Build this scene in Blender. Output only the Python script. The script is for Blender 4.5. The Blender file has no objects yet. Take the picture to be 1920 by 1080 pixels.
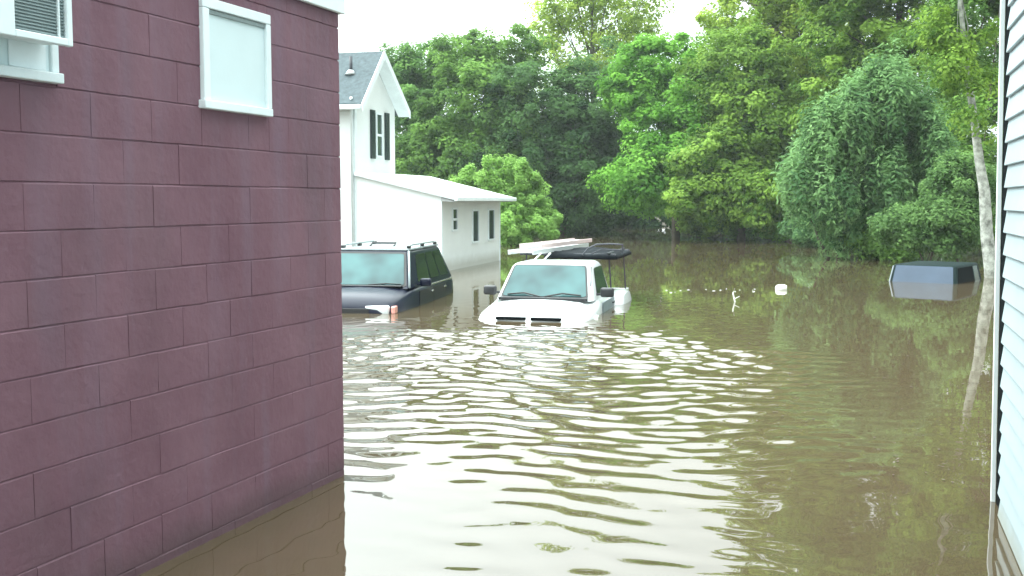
import bpy, bmesh, math, random
import numpy as np
from mathutils import Vector, Matrix
random.seed(7); RNG = np.random.default_rng(11)
S = bpy.context.scene
C = S.collection
R = math.radians

# ------------------------------------------------------------------ camera
FPX = 2000.0; EYE = 1.8; PITCH = math.atan(163 / FPX)
cam_d = bpy.data.cameras.new('camera'); cam_d.sensor_width = 36.0; cam_d.lens = 36.0 * FPX / 1920
cam_d.clip_start = 0.05; cam_d.clip_end = 3000
cam = bpy.data.objects.new('camera', cam_d); C.objects.link(cam)
cam.location = (0, 0, EYE); cam.rotation_euler = (math.pi / 2 - PITCH, 0, 0)
S.camera = cam

# ------------------------------------------------------------------ world: thin bright overcast over a clear sky
SUN_EL = R(50); SUN_AZ = R(292)          # azimuth measured clockwise from +Y
w = bpy.data.worlds.new('World'); S.world = w; w.use_nodes = True
wn = w.node_tree.nodes; wl = w.node_tree.links; wn.clear()
wo = wn.new('ShaderNodeOutputWorld'); bg = wn.new('ShaderNodeBackground'); bg.inputs['Strength'].default_value = 0.12
sky = wn.new('ShaderNodeTexSky'); sky.sky_type = 'NISHITA'; sky.sun_disc = False
sky.sun_elevation = SUN_EL; sky.sun_rotation = SUN_AZ; sky.air_density = 1.2; sky.dust_density = 2.5
tc = wn.new('ShaderNodeTexCoord'); sep = wn.new('ShaderNodeSeparateXYZ')
wl.new(tc.outputs['Generated'], sep.inputs[0])
mx = wn.new('ShaderNodeMath'); mx.operation = 'MAXIMUM'; mx.inputs[1].default_value = 0.0; wl.new(sep.outputs['Z'], mx.inputs[0])
ma = wn.new('ShaderNodeMath'); ma.operation = 'MULTIPLY_ADD'; ma.inputs[1].default_value = 2.1; ma.inputs[2].default_value = 1.0
wl.new(mx.outputs[0], ma.inputs[0])
cn = wn.new('ShaderNodeTexNoise'); cn.inputs['Scale'].default_value = 2.2; cn.inputs['Detail'].default_value = 5
wl.new(tc.outputs['Generated'], cn.inputs['Vector'])
cr = wn.new('ShaderNodeMapRange'); cr.inputs['To Min'].default_value = 0.86; cr.inputs['To Max'].default_value = 1.14
wl.new(cn.outputs['Fac'], cr.inputs['Value'])
mm = wn.new('ShaderNodeMath'); mm.operation = 'MULTIPLY'; wl.new(ma.outputs[0], mm.inputs[0]); wl.new(cr.outputs[0], mm.inputs[1])
dp = wn.new('ShaderNodeVectorMath'); dp.operation = 'DOT_PRODUCT'; wl.new(tc.outputs['Generated'], dp.inputs[0])
dp.inputs[1].default_value = (math.sin(SUN_AZ) * math.cos(SUN_EL), math.cos(SUN_AZ) * math.cos(SUN_EL), math.sin(SUN_EL))
gl = wn.new('ShaderNodeMapRange'); gl.interpolation_type = 'SMOOTHSTEP'; gl.inputs['From Min'].default_value = -.1; gl.inputs['From Max'].default_value = 1.0
gl.inputs['To Min'].default_value = 1.0; gl.inputs['To Max'].default_value = 3.7; wl.new(dp.outputs['Value'], gl.inputs['Value'])
mg = wn.new('ShaderNodeMath'); mg.operation = 'MULTIPLY'; wl.new(mm.outputs[0], mg.inputs[0]); wl.new(gl.outputs[0], mg.inputs[1]); mm = mg
vm = wn.new('ShaderNodeVectorMath'); vm.operation = 'SCALE'; vm.inputs[0].default_value = (9.3, 10.3, 10.2)
wl.new(mm.outputs[0], vm.inputs['Scale'])
mixs = wn.new('ShaderNodeMixRGB'); mixs.inputs['Fac'].default_value = 0.86
wl.new(sky.outputs[0], mixs.inputs['Color1']); wl.new(vm.outputs[0], mixs.inputs['Color2'])
wl.new(mixs.outputs[0], bg.inputs['Color']); wl.new(bg.outputs[0], wo.inputs['Surface'])

sun_d = bpy.data.lights.new('sun', 'SUN'); sun_d.energy = 2.0; sun_d.angle = R(15); sun_d.color = (1, .97, .9)
sun = bpy.data.objects.new('sun', sun_d); C.objects.link(sun)
sd = Vector((math.sin(SUN_AZ) * math.cos(SUN_EL), math.cos(SUN_AZ) * math.cos(SUN_EL), math.sin(SUN_EL)))
sun.rotation_euler = sd.to_track_quat('Z', 'Y').to_euler(); sun.location = sd * 50
S.view_settings.view_transform = 'Standard'; S.view_settings.look = 'None'
S.view_settings.gamma = 1; S.view_settings.use_curve_mapping = False; S.view_settings.exposure = -0.35

# ------------------------------------------------------------------ helpers
def at(px, py, Y):
    """world point at ground distance Y along the ray of a photo pixel (used once, to survey where things stand)"""
    c, s = math.cos(PITCH), math.sin(PITCH)
    a = (px - 960) / FPX; b = -(py - 540) / FPX
    d = Vector((a, c + b * s, -s + b * c)); t = Y / d.y
    return Vector((d.x * t, Y, EYE + d.z * t))

def tag(o, label=None, cat=None, group=None, kind=None):
    if label: o['label'] = label
    if cat: o['category'] = cat
    if group: o['group'] = group
    if kind: o['kind'] = kind
    return o
def thing(name, label, cat, loc=(0, 0, 0), rz=0, group=None):
    o = bpy.data.objects.new(name, None); C.objects.link(o); o.empty_display_size = .2
    o.location = loc; o.rotation_euler = (0, 0, rz)
    return tag(o, label, cat, group)
def obj(name, bm, m, parent=None, smooth=False, loc=None):
    me = bpy.data.meshes.new(name)
    bmesh.ops.recalc_face_normals(bm, faces=bm.faces)
    bm.to_mesh(me); bm.free()
    return obm(name, me, m, parent, smooth, loc)
def obm(name, me, m, parent=None, smooth=False, loc=None):
    if not me.materials: me.materials.append(m)
    if smooth: me.polygons.foreach_set('use_smooth', [True] * len(me.polygons))
    o = bpy.data.objects.new(name, me); C.objects.link(o)
    if parent: o.parent = parent
    if loc: o.location = loc
    return o
def bx(bm, x0, x1, y0, y1, z0, z1, bevel=0, seg=1, M=None):
    vs = [bm.verts.new((x, y, z)) for x in (x0, x1) for y in (y0, y1) for z in (z0, z1)]
    fs = [bm.faces.new([vs[i] for i in q]) for q in ((0, 1, 3, 2), (4, 6, 7, 5), (0, 4, 5, 1), (2, 3, 7, 6), (0, 2, 6, 4), (1, 5, 7, 3))]
    if M is not None: bmesh.ops.transform(bm, matrix=M, verts=vs)
    if bevel:
        es = list({e for f in fs for e in f.edges})
        bmesh.ops.bevel(bm, geom=es, offset=bevel, segments=seg, affect='EDGES', profile=.5)
def box(name, x0, x1, y0, y1, z0, z1, m, parent, bevel=0, seg=1):
    bm = bmesh.new(); bx(bm, x0, x1, y0, y1, z0, z1, bevel, seg); return obj(name, bm, m, parent)
def tube(bm, pts, rad, n=8, cap=True):
    pts = [Vector(p) for p in pts]
    if not hasattr(rad, '__len__'): rad = [rad] * len(pts)
    rings = []
    up = Vector((0, 0, 1))
    for i, p in enumerate(pts):
        d = (pts[min(i + 1, len(pts) - 1)] - pts[max(i - 1, 0)]).normalized()
        a = d.cross(up)
        if a.length < .1: a = d.cross(Vector((1, 0, 0)))
        a.normalize(); b = d.cross(a).normalized()
        rings.append([bm.verts.new(p + (a * math.cos(t) + b * math.sin(t)) * rad[i]) for t in [2 * math.pi * k / n for k in range(n)]])
    for r0, r1 in zip(rings, rings[1:]):
        for k in range(n): bm.faces.new((r0[k], r0[(k + 1) % n], r1[(k + 1) % n], r1[k]))
    if cap: bm.faces.new(rings[0][::-1]); bm.faces.new(rings[-1])
def prism(bm, poly, axis_from, axis_to, f):
    """extrude a 2-D polygon; f(u,v,t) -> world"""
    a = [bm.verts.new(f(u, v, axis_from)) for u, v in poly]; b = [bm.verts.new(f(u, v, axis_to)) for u, v in poly]
    n = len(poly); bm.faces.new(a); bm.faces.new(b[::-1])
    for i in range(n): bm.faces.new((a[i], b[i], b[(i + 1) % n], a[(i + 1) % n]))

def mat(name, col, rough=.6, noise=0, nscale=5, bump=0, bscale=40, metal=0, spec=.5, coat=0, stretch=None, col2=None, detail=5, ior=None):
    m = bpy.data.materials.new(name); m.use_nodes = True
    n = m.node_tree.nodes; l = m.node_tree.links; p = n['Principled BSDF']
    p.inputs['Base Color'].default_value = (*col, 1); p.inputs['Roughness'].default_value = rough
    p.inputs['Metallic'].default_value = metal; p.inputs['Specular IOR Level'].default_value = spec
    if ior: p.inputs['IOR'].default_value = ior
    if coat: p.inputs['Coat Weight'].default_value = coat; p.inputs['Coat Roughness'].default_value = .04
    g = n.new('ShaderNodeNewGeometry'); mp = n.new('ShaderNodeMapping'); l.new(g.outputs['Position'], mp.inputs['Vector'])
    if stretch: mp.inputs['Scale'].default_value = stretch
    if noise:
        t = n.new('ShaderNodeTexNoise'); t.inputs['Scale'].default_value = nscale; t.inputs['Detail'].default_value = detail; t.inputs['Roughness'].default_value = .6
        l.new(mp.outputs[0], t.inputs['Vector'])
        r = n.new('ShaderNodeMapRange'); r.inputs['From Min'].default_value = .3; r.inputs['From Max'].default_value = .7
        l.new(t.outputs['Fac'], r.inputs['Value'])
        mix = n.new('ShaderNodeMixRGB'); mix.inputs['Color1'].default_value = (*[c * (1 - noise) for c in col], 1)
        c2 = col2 or [min(1, c * (1 + noise)) for c in col]
        mix.inputs['Color2'].default_value = (*c2, 1); l.new(r.outputs[0], mix.inputs['Fac']); l.new(mix.outputs[0], p.inputs['Base Color'])
        m['mixnode'] = mix.name
    if bump:
        t2 = n.new('ShaderNodeTexNoise'); t2.inputs['Scale'].default_value = bscale; t2.inputs['Detail'].default_value = 4
        l.new(g.outputs['Position'], t2.inputs['Vector'])
        b = n.new('ShaderNodeBump'); b.inputs['Strength'].default_value = bump; b.inputs['Distance'].default_value = .01
        l.new(t2.outputs['Fac'], b.inputs['Height']); l.new(b.outputs[0], p.inputs['Normal'])
    return m

M_purple = mat('purple_masonry_paint', (.172, .080, .108), .65, spec=.3, noise=.18, nscale=1.7, bump=.5, bscale=22, col2=(.190, .098, .125))
M_white_paint = mat('white_trim_paint', (.72, .79, .80), .5, noise=.06, nscale=4, bump=.1)
M_white_panel = mat('pale_panel', (.62, .73, .74), .6, noise=.05, nscale=2, bump=.05)
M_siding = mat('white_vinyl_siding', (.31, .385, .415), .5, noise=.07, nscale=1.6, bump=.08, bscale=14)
M_house = mat('white_house_siding', (.72, .76, .75), .6, noise=.05, nscale=1.2)
_n = M_house.node_tree.nodes; _l = M_house.node_tree.links
_g = _n.new('ShaderNodeNewGeometry'); _w = _n.new('ShaderNodeTexWave'); _w.wave_type = 'BANDS'; _w.bands_direction = 'Z'; _w.wave_profile = 'SAW'; _w.inputs['Scale'].default_value = 2.6
_l.new(_g.outputs['Position'], _w.inputs['Vector']); _b = _n.new('ShaderNodeBump'); _b.inputs['Strength'].default_value = .35; _b.inputs['Distance'].default_value = .012
_l.new(_w.outputs['Fac'], _b.inputs['Height']); _l.new(_b.outputs[0], _n['Principled BSDF'].inputs['Normal'])
M_houseroof = mat('grey_shingle', (.075, .10, .11), .95, noise=.25, nscale=9, bump=.5, bscale=20)
M_palroof = mat('pale_membrane_roof', (.60, .64, .64), .7, noise=.08, nscale=2)
M_dark = mat('dark_void', (.006, .008, .009), 1.0, spec=.02)
M_shutter = mat('dark_shutter', (.02, .035, .035), .5)
M_winglass = mat('window_glass', (.05, .075, .075), .08, spec=.6)
M_grille = mat('grey_grille', (.20, .25, .25), .5, noise=.1, nscale=8)
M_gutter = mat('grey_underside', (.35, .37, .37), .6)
M_rubber = mat('black_rubber', (.012, .012, .013), .6)
M_blackplastic = mat('black_plastic', (.02, .022, .025), .4)
M_truck = mat('white_truck_paint', (.60, .63, .63), .25, coat=.4, noise=.03, nscale=3)
M_suv = mat('dark_blue_paint', (.005, .008, .022), .3, coat=0, spec=.3)
M_suvsilver = mat('pale_roof_metal', (.27, .32, .33), .35, metal=.2, coat=.2)
M_bluecar = mat('slate_blue_paint', (.008, .018, .018), .7, spec=.08)
M_shield = mat('windscreen_with_sky', (.022, .075, .082), .12, noise=.4, nscale=1.6, spec=.3, detail=2, col2=(.045, .13, .132))  # opaque; the sky's reflection is put into the teal base colour
M_shieldblue = mat('hatch_glass', (.045, .07, .11), .2, noise=.12, nscale=2, spec=.35)  # blue of the reflected sky is painted into the glass colour
M_darkglass = mat('tinted_glass', (.010, .018, .018), .08, spec=.3)
M_lamp = mat('headlamp_lens', (.62, .66, .66), .1, coat=1, noise=.15, nscale=12)
M_indicator = mat('indicator_lens', (.75, .33, .28), .15, coat=1)
M_doorgrey = mat('blue_grey_panel', (.16, .21, .23), .35, noise=.2, nscale=4)  # pickup doors: blue-grey, darker than the white body
M_chrome = mat('bright_metal', (.6, .62, .62), .2, metal=.9)
M_alu = mat('ladder_aluminium', (.62, .66, .66), .35, metal=.3)
M_fibre = mat('pink_fibreglass', (.62, .50, .49), .5)
M_foam = mat('pale_plastic', (.72, .74, .66), .6)
M_bark = mat('brown_bark', (.09, .075, .055), .9, noise=.4, nscale=6, bump=.8, bscale=12)
M_pale_bark = mat('pale_bark', (.40, .41, .35), .85, noise=.75, nscale=7, bump=1, bscale=9, col2=(.50, .52, .46))
M_blackmetal = mat('black_rack_metal', (.03, .035, .045), .45)
M_tarp = mat('dark_grey_tarp', (.008, .011, .014), .9, spec=.1, noise=.3, nscale=6, bump=.8, bscale=6)

# vertical wash-down streaks in the purple paint (long-lived water stains)
def add_streaks(m, c, amount=.5, sc=(7, 7, .55)):
    n = m.node_tree.nodes; l = m.node_tree.links; p = n['Principled BSDF']
    g = n.new('ShaderNodeNewGeometry'); mp = n.new('ShaderNodeMapping'); mp.inputs['Scale'].default_value = sc; l.new(g.outputs['Position'], mp.inputs[0])
    t = n.new('ShaderNodeTexNoise'); t.inputs['Scale'].default_value = 1; t.inputs['Detail'].default_value = 3; l.new(mp.outputs[0], t.inputs[0])
    r = n.new('ShaderNodeMapRange'); r.inputs['From Min'].default_value = .5; r.inputs['From Max'].default_value = .8; r.inputs['To Max'].default_value = amount
    l.new(t.outputs['Fac'], r.inputs[0])
    old = p.inputs['Base Color'].links[0].from_socket
    mix = n.new('ShaderNodeMixRGB'); mix.inputs['Color2'].default_value = (*c, 1); l.new(r.outputs[0], mix.inputs['Fac']); l.new(old, mix.inputs['Color1']); l.new(mix.outputs[0], p.inputs['Base Color'])
add_streaks(M_purple, (.17, .115, .155), .55)
def add_band(m, c, ztop, soft, amount=.8):
    # wet, silty tide band with a ragged upper edge
    n = m.node_tree.nodes; l = m.node_tree.links; p = n['Principled BSDF']
    g = n.new('ShaderNodeNewGeometry'); se = n.new('ShaderNodeSeparateXYZ'); l.new(g.outputs['Position'], se.inputs[0])
    t = n.new('ShaderNodeTexNoise'); t.inputs['Scale'].default_value = 5; t.inputs['Detail'].default_value = 5; l.new(g.outputs['Position'], t.inputs[0])
    a = n.new('ShaderNodeMath'); a.operation = 'MULTIPLY_ADD'; a.inputs[1].default_value = .12; l.new(t.outputs['Fac'], a.inputs[0]); l.new(se.outputs['Z'], a.inputs[2])
    r = n.new('ShaderNodeMapRange'); r.inputs['From Min'].default_value = ztop + .06; r.inputs['From Max'].default_value = ztop + .06 + soft
    r.inputs['To Min'].default_value = amount; r.inputs['To Max'].default_value = 0; l.new(a.outputs[0], r.inputs[0])
    mix = n.new('ShaderNodeMixRGB'); mix.inputs['Color2'].default_value = (*c, 1); l.new(r.outputs[0], mix.inputs['Fac'])
    l.new(p.inputs['Base Color'].links[0].from_socket, mix.inputs['Color1']); l.new(mix.outputs[0], p.inputs['Base Color'])
add_streaks(M_purple, (.085, .062, .07), .45, (1.6, 1.6, .9))
add_band(M_purple, (.085, .052, .058), .07, .12, .6)
add_band(M_siding, (.20, .20, .16), .03, .10, .6)
add_band(M_house, (.34, .33, .27), .10, .25, .6)

# water: muddy, smooth
def water_mat():
    m = bpy.data.materials.new('muddy_water'); m.use_nodes = True
    n = m.node_tree.nodes; l = m.node_tree.links; p = n['Principled BSDF']
    p.inputs['Roughness'].default_value = .015; p.inputs['IOR'].default_value = 1.8
    g = n.new('ShaderNodeNewGeometry')
    t = n.new('ShaderNodeTexNoise'); t.inputs['Scale'].default_value = .22; t.inputs['Detail'].default_value = 4; l.new(g.outputs['Position'], t.inputs[0])
    mix = n.new('ShaderNodeMixRGB'); mix.inputs['Color1'].default_value = (.075, .054, .031, 1); mix.inputs['Color2'].default_value = (.082, .064, .037, 1)
    l.new(t.outputs['Fac'], mix.inputs['Fac']); l.new(mix.outputs[0], p.inputs['Base Color'])
    mp = n.new('ShaderNodeMapping'); mp.inputs['Scale'].default_value = (.8, 1.6, 1); l.new(g.outputs['Position'], mp.inputs[0])
    t2 = n.new('ShaderNodeTexNoise'); t2.inputs['Scale'].default_value = 1.3; t2.inputs['Detail'].default_value = 3; l.new(mp.outputs[0], t2.inputs[0])
    b = n.new('ShaderNodeBump'); b.inputs['Strength'].default_value = .1; b.inputs['Distance'].default_value = .01
    l.new(t2.outputs['Fac'], b.inputs['Height']); l.new(b.outputs[0], p.inputs['Normal'])
    return m
M_water = water_mat()
M_ground = mat('bank_earth', (.06, .055, .03), .95, noise=.4, nscale=.6)

# ------------------------------------------------------------------ ground and water
def grid_mesh(name, xs, ys, hf, m, smooth=True):
    X, Y = np.meshgrid(xs, ys); Z = hf(X, Y)
    co = np.stack([X, Y, Z], -1).reshape(-1, 3); nx, ny = len(xs), len(ys)
    i = np.arange((ny - 1) * (nx - 1)); r, c = i // (nx - 1), i % (nx - 1); a = r * nx + c
    q = np.stack([a, a + 1, a + nx + 1, a + nx], -1)
    me = bpy.data.meshes.new(name); me.vertices.add(len(co)); me.vertices.foreach_set('co', co.ravel().astype('f'))
    me.loops.add(q.size); me.loops.foreach_set('vertex_index', q.ravel().astype('i'))
    me.polygons.add(len(q)); me.polygons.foreach_set('loop_start', (np.arange(len(q)) * 4).astype('i'))
    me.update(calc_edges=True); me.validate()
    return obm(name, me, m, None, smooth)
def smooth(a, b, x):
    t = np.clip((x - a) / (b - a), 0, 1); return t * t * (3 - 2 * t)
def ground_h(X, Y):
    far = smooth(76, 84, Y + 1.2 * np.sin(X * .35) + .8 * np.sin(X * .9 + 1))
    side = np.maximum(smooth(45, 60, X), smooth(45, 60, -X))
    return -1.15 + 1.6 * np.maximum(far, side) + .04 * np.sin(X * .7) * np.cos(Y * .5)
tag(grid_mesh('ground', np.concatenate([[-900, -300, -120], np.linspace(-80, 80, 81), [120, 300, 900]]),
              np.concatenate([[-300, -80, -30], np.linspace(-20, 90, 90), [130, 300, 1200]]), ground_h, M_ground), kind='structure')
# ripples spreading from the cars into the gap between the buildings
def ripples(X, Y):
    rs = np.random.default_rng(5)
    edge = 3.4 - .16 * (Y.clip(5, 15) - 11) ** 2 * .35 + .35 * np.sin(Y * 1.7) + .2 * np.sin(Y * 4.1 + 1)
    edge = np.where(Y < 11, 3.45 - (11 - Y) * .33 + .25 * np.sin(Y * 1.9) + .15 * np.sin(Y * 5.), edge)
    edge = np.where(Y > 13, 2.6 + .2 * np.sin(Y * 3), edge)
    m = (1 - smooth(-.9, .5, X - edge)) * (1 - smooth(14.0, 15.3, Y + .25 * np.sin(X * 2.3) + .15 * np.sin(X * 5.1)))
    far = .10 * (1 - smooth(17, 22, Y)) * (1 - smooth(3.2, 4.2, X))
    m = np.maximum(m, far) * smooth(-2.6, -2.3, X + 0 * Y) * smooth(2.5, 3.2, Y)
    near_calm = (.42 + .58 * smooth(5.8, 9.5, Y)) * (.25 + .75 * np.maximum(smooth(-.9, -.1, X), smooth(6.8, 8.5, Y)))
    Z = np.zeros_like(X)
    wx = X + .25 * np.sin(Y * .8 + 1) ; wy = Y + .16 * np.sin(X * 1.1) + .09 * np.sin(X * 2.7 + .6 * Y)
    for k in range(12):
        lam = rs.uniform(.15, .46); th = rs.normal(0, .34); A = .0026 * lam / .45; ph = rs.uniform(0, 6.28)
        env = .6 + .4 * np.sin(X * rs.uniform(.4, 1.3) + Y * rs.uniform(-.5, .5) + rs.uniform(0, 6))
        Z += A * env * np.sin(2 * np.pi / lam * (wx * math.sin(th) + wy * math.cos(th)) + ph)
    Zc = np.zeros_like(X)
    for k in range(26):
        lam = rs.uniform(.16, .5); th = rs.uniform(-1.2, 1.2); A = .0016 * lam / .35; ph = rs.uniform(0, 6.28)
        Zc += A * np.sin(2 * np.pi / lam * (X * math.sin(th) + wy * math.cos(th)) + ph)
    chop = .6 + 1.0 * smooth(10.5, 12.5, Y) + .7 * smooth(1.0, 2.4, X) * (1 - smooth(6.2, 7.2, Y))
    return m * near_calm * (Z * (1 - .45 * smooth(11.5, 13, Y)) + Zc * chop * .85)
xs = np.concatenate([[-140, -60, -25, -12, -6, -3.2], np.arange(-2.6, 4.6, .033), [5, 6.5, 9, 12, 18, 30, 60, 140]])
ys = np.concatenate([[-40, -15, -5, 0, 1.5], np.arange(2.5, 16.5, .03), np.arange(16.6, 24, .1), [26, 30, 36, 45, 60, 78, 90]])
tag(grid_mesh('flood_water', xs, ys, ripples, M_water), kind='structure')

# ------------------------------------------------------------------ purple block building (left)
A_L = R(20.3); CL = at(641, 540, 6.9); CL.z = 0
bl = thing('block_building', 'purple painted concrete block building filling the left, with its boarded window', 'building', CL, -A_L)
PITCHZ = .2035; Z0 = 1.88
win = [(-1.434, -.811, 2.285, 2.846), (-3.6, -2.43, 2.30, 3.3)]      # openings s0,s1,z0,z1
box('wall', -.30, -.0052, -9.0, -.012, -1.3, 3.0, M_purple, bl)
box('end_wall', -5.5, -.31, -.30, -.013, -1.3, 3.0, M_purple, bl)
box('back_wall', -5.5, -.31, -9.0, -8.8, -1.3, 3.0, M_purple, bl)
box('side_wall', -5.5, -5.3, -8.79, -.31, -1.3, 3.0, M_purple, bl)
def block_mesh(L, H, ends=.0):
    """block with worn chamfered face edges; face towards +x, centred on y,z"""
    bm = bmesh.new(); j = lambda a: random.uniform(-a, a)
    ch = random.choice((.003, .004, .005)); g = random.choice((.0002, .0005, .0015)); vg = random.choice((0, 0, 0, .0012))
    o = [(-.05, -L / 2, -H / 2), (-.05, L / 2, -H / 2), (-.05, L / 2, H / 2), (-.05, -L / 2, H / 2)]
    x1 = -.0062
    s1 = [bm.verts.new(p) for p in o]
    s2 = [bm.verts.new((x1 + j(.001), p[1] - math.copysign(vg, p[1]), p[2] - math.copysign(g + j(.0015), p[2]))) for p in o]
    s3 = [bm.verts.new((j(.0012), p[1] - math.copysign(vg * 2 + .0003, p[1]), p[2] - math.copysign((ch * 1.8 if p[2] > 0 else ch * .6) + g + j(.0015), p[2]))) for p in o]
    for a, b in ((s1, s2), (s2, s3)):
        for k in range(4): bm.faces.new((a[k], a[(k + 1) % 4], b[(k + 1) % 4], b[k]))
    bm.faces.new(s3)
    bmesh.ops.recalc_face_normals(bm, faces=bm.faces)
    me = bpy.data.meshes.new('block'); bm.to_mesh(me); bm.free(); me.materials.append(M_purple); return me
variants = [block_mesh(.406, PITCHZ) for _ in range(24)]
end_bm = None
rest = []
for k in range(-10, 6):
    zc = Z0 + PITCHZ * (k + .5); z0, z1 = zc - PITCHZ / 2, zc + PITCHZ / 2
    if z0 > 2.985: break
    top = min(z1, 2.99)
    y = 0.0 if k % 2 == 0 else .203
    while y > -8.9:
        a, b = y - .406, min(y, 0.0); y -= .406
        segs = [(a, b, z0, top)]
        for (w0, w1, q0, q1) in win:
            new = []
            for (a_, b_, c_, d_) in segs:
                if b_ <= w0 or a_ >= w1 or d_ <= q0 or c_ >= q1: new.append((a_, b_, c_, d_)); continue
                if a_ < w0: new.append((a_, w0, c_, d_))
                if b_ > w1: new.append((w1, b_, c_, d_))
                m0, m1 = max(a_, w0), min(b_, w1)
                if c_ < q0 - .012: new.append((m0, m1, c_, q0))
                if d_ > q1 + .012: new.append((m0, m1, q1, d_))
            segs = new
        for (a_, b_, c_, d_) in segs:
            if b_ - a_ < .01 or d_ - c_ < .012: continue
            full = abs(b_ - a_ - .406) < .001 and abs(d_ - c_ - PITCHZ) < .001
            me = random.choice(variants) if full else block_mesh(b_ - a_, d_ - c_)
            if a_ < -4.2: rest.append((me, (a_ + b_) / 2, (c_ + d_) / 2)); continue
            o = obm('block', me, M_purple, bl, False, (random.uniform(-.0012, .0012), (a_ + b_) / 2, (c_ + d_) / 2))
bm = bmesh.new()
for me, yy, zz in rest:
    n0 = len(bm.verts); bm.from_mesh(me); bm.verts.ensure_lookup_table()
    bmesh.ops.translate(bm, verts=bm.verts[n0:], vec=(0, yy, zz))
tag(obj('blockwork', bm, M_purple, bl), kind='stuff')
bm = bmesh.new()     # corner end face blocks (seen edge-on)
for k in range(-10, 6):
    z0 = Z0 + PITCHZ * k + .004; z1 = min(z0 + PITCHZ - .008, 2.99)
    if z1 - z0 < .02: continue
    x = -.03 if k % 2 == 0 else -.03 + .0
    xx = -.052
    while xx > -5.4:
        L = .406 if not (k % 2 and xx > -.1) else .203
        bx(bm, max(xx - L + .006, -5.45), xx, -.05, -.001 + random.uniform(-.001, .0005), z0, z1, .004); xx -= L
tag(obj('end_blockwork', bm, M_purple, bl), kind='stuff')
# boarded-up window
wn_ = bpy.data.objects
def frame_window():
    bm = bmesh.new()
    x1 = .025
    for (a, b, c, d) in ((-1.434, -1.38, 2.322, 2.79), (-.855, -.811, 2.322, 2.79), (-1.434, -.811, 2.792, 2.845)):
        bx(bm, -.012, x1 + (.003 if c > 2.8 else 0), a, b, c, d, .004)
    f = obj('window', bm, M_white_paint, bl)
    box('panel', -.012, .006, -1.379, -.856, 2.322, 2.79, M_white_panel, f)
    bm = bmesh.new(); bx(bm, -.01, .042, -1.452, -.828, 2.276, 2.32, .005, 2); obj('sill', bm, M_white_paint, f)
    bm = bmesh.new(); bx(bm, .006, .016, -1.377, -.858, 2.766, 2.789, .002); obj('head_stop', bm, M_grille, f)
    return f
frame_window()
# window behind the air conditioner
bm = bmesh.new()
bx(bm, -.012, .02, -2.475, -2.432, 2.343, 3.0, .004)
bx(bm, -.012, .02, -3.6, -3.56, 2.343, 3.0, .004); bx(bm, -.012, .018, -3.562, -2.473, 2.96, 3.0)
w2 = obj('window', bm, M_white_paint, bl)
box('panel', -.012, .006, -3.558, -2.477, 2.343, 2.955, M_white_panel, w2)
bm = bmesh.new(); bx(bm, -.01, .042, -3.63, -2.43, 2.298, 2.341, .005, 2); obj('sill', bm, M_white_paint, w2)
bm = bmesh.new(); bx(bm, .006, .013, -2.70, -2.50, 2.345, 2.47, .002); obj('filler_board', bm, M_white_paint, w2)
# roof edge
bm = bmesh.new(); bx(bm, -5.8, .05, -9.3, .035, 3.20, 3.32, .01); obj('roof', bm, M_houseroof, bl)
bm = bmesh.new(); bx(bm, .006, .036, -9.3, .03, 2.985, 3.198, .004); obj('fascia', bm, M_white_paint, bl)
box('wall_plate', -.30, .004, -9.0, .002, 3.002, 3.19, M_purple, bl)
box('end_fascia', -5.5, .004, .004, .03, 2.985, 3.198, M_white_paint, bl)

# air conditioner
acw = bl.matrix_basis
ac = thing('air_conditioner', 'white window air conditioner with grey louvred grille at top left of the purple wall', 'air conditioner', CL, -A_L)
ay0, ay1, az0, az1 = -3.35, -2.505, 2.437, 2.86
dx = .135
bm = bmesh.new(); bx(bm, .02, dx, ay0 + .01, ay1 - .01, az0 + .012, az1 - .01, .006); obj('casing', bm, M_white_paint, ac)
bm = bmesh.new()
for q in ((ay0, -2.81, az0, az1), (ay1 - .028, ay1, az0, az1), (-2.81, ay1 - .028, az0, az0 + .03), (-2.81, ay1 - .028, az1 - .03, az1)):
    bx(bm, dx + .002, dx + .03, *q, .004)
bx(bm, dx + .002, dx + .022, -2.575, -2.568, az0 + .031, az1 - .031, .001)
obj('front_frame', bm, M_white_paint, ac)
box('grille', dx + .002, dx + .006, -2.809, ay1 - .029, az0 + .031, az1 - .031, M_grille, ac)
zz = az0 + .038
me_l = None
while zz < az1 - .04:
    if me_l is None:
        bm = bmesh.new(); bx(bm, 0, .007, -2.808, ay1 - .030, -.0028, .0028); o = obj('louvre', bm, M_grille, ac); me_l = o.data
    else:
        o = obm('louvre', me_l, M_grille, ac)
    o.location = (dx + .0062, 0, zz); o.rotation_euler = (0, R(-4), 0); zz += .013

# ------------------------------------------------------------------ white sided building (right)
A_R = R(18.2)
Rp = Vector((2.877, 6.211, 0))
wR = Vector((math.sin(A_R), math.cos(A_R), 0)); Rp += wR * .10
br = thing('sided_building', 'white clapboard building along the right edge of the photo, standing in the water', 'building', Rp, -A_R)
br.rotation_euler = (0, R(-.9), -A_R)
box('wall', .004, 4.5, -9, -.032, -1.3, 5.2, M_dark, br)
bm = bmesh.new(); bx(bm, -.022, .003, -.03, .004, -.9, 5.2, .002); obj('corner_strip', bm, M_white_paint, br)
LAP = .1245; zb = 1.8 - 1.68; prev = None
bmesh_board = bmesh.new()
prof = [(.003, .135), (-.003, .132), (-.0215, .006), (-.0225, 0), (-.0205, -.004), (.003, -.004)]
prism(bmesh_board, prof, -8.9, -.36, lambda u, v, t: (u, t, v))
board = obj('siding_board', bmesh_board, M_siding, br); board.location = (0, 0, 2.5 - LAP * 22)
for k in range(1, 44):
    o = obm('siding_board', board.data, M_siding, br); o.location = (random.uniform(-.001, .001), random.uniform(-.02, .02), 2.5 + LAP * (k - 22))
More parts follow.
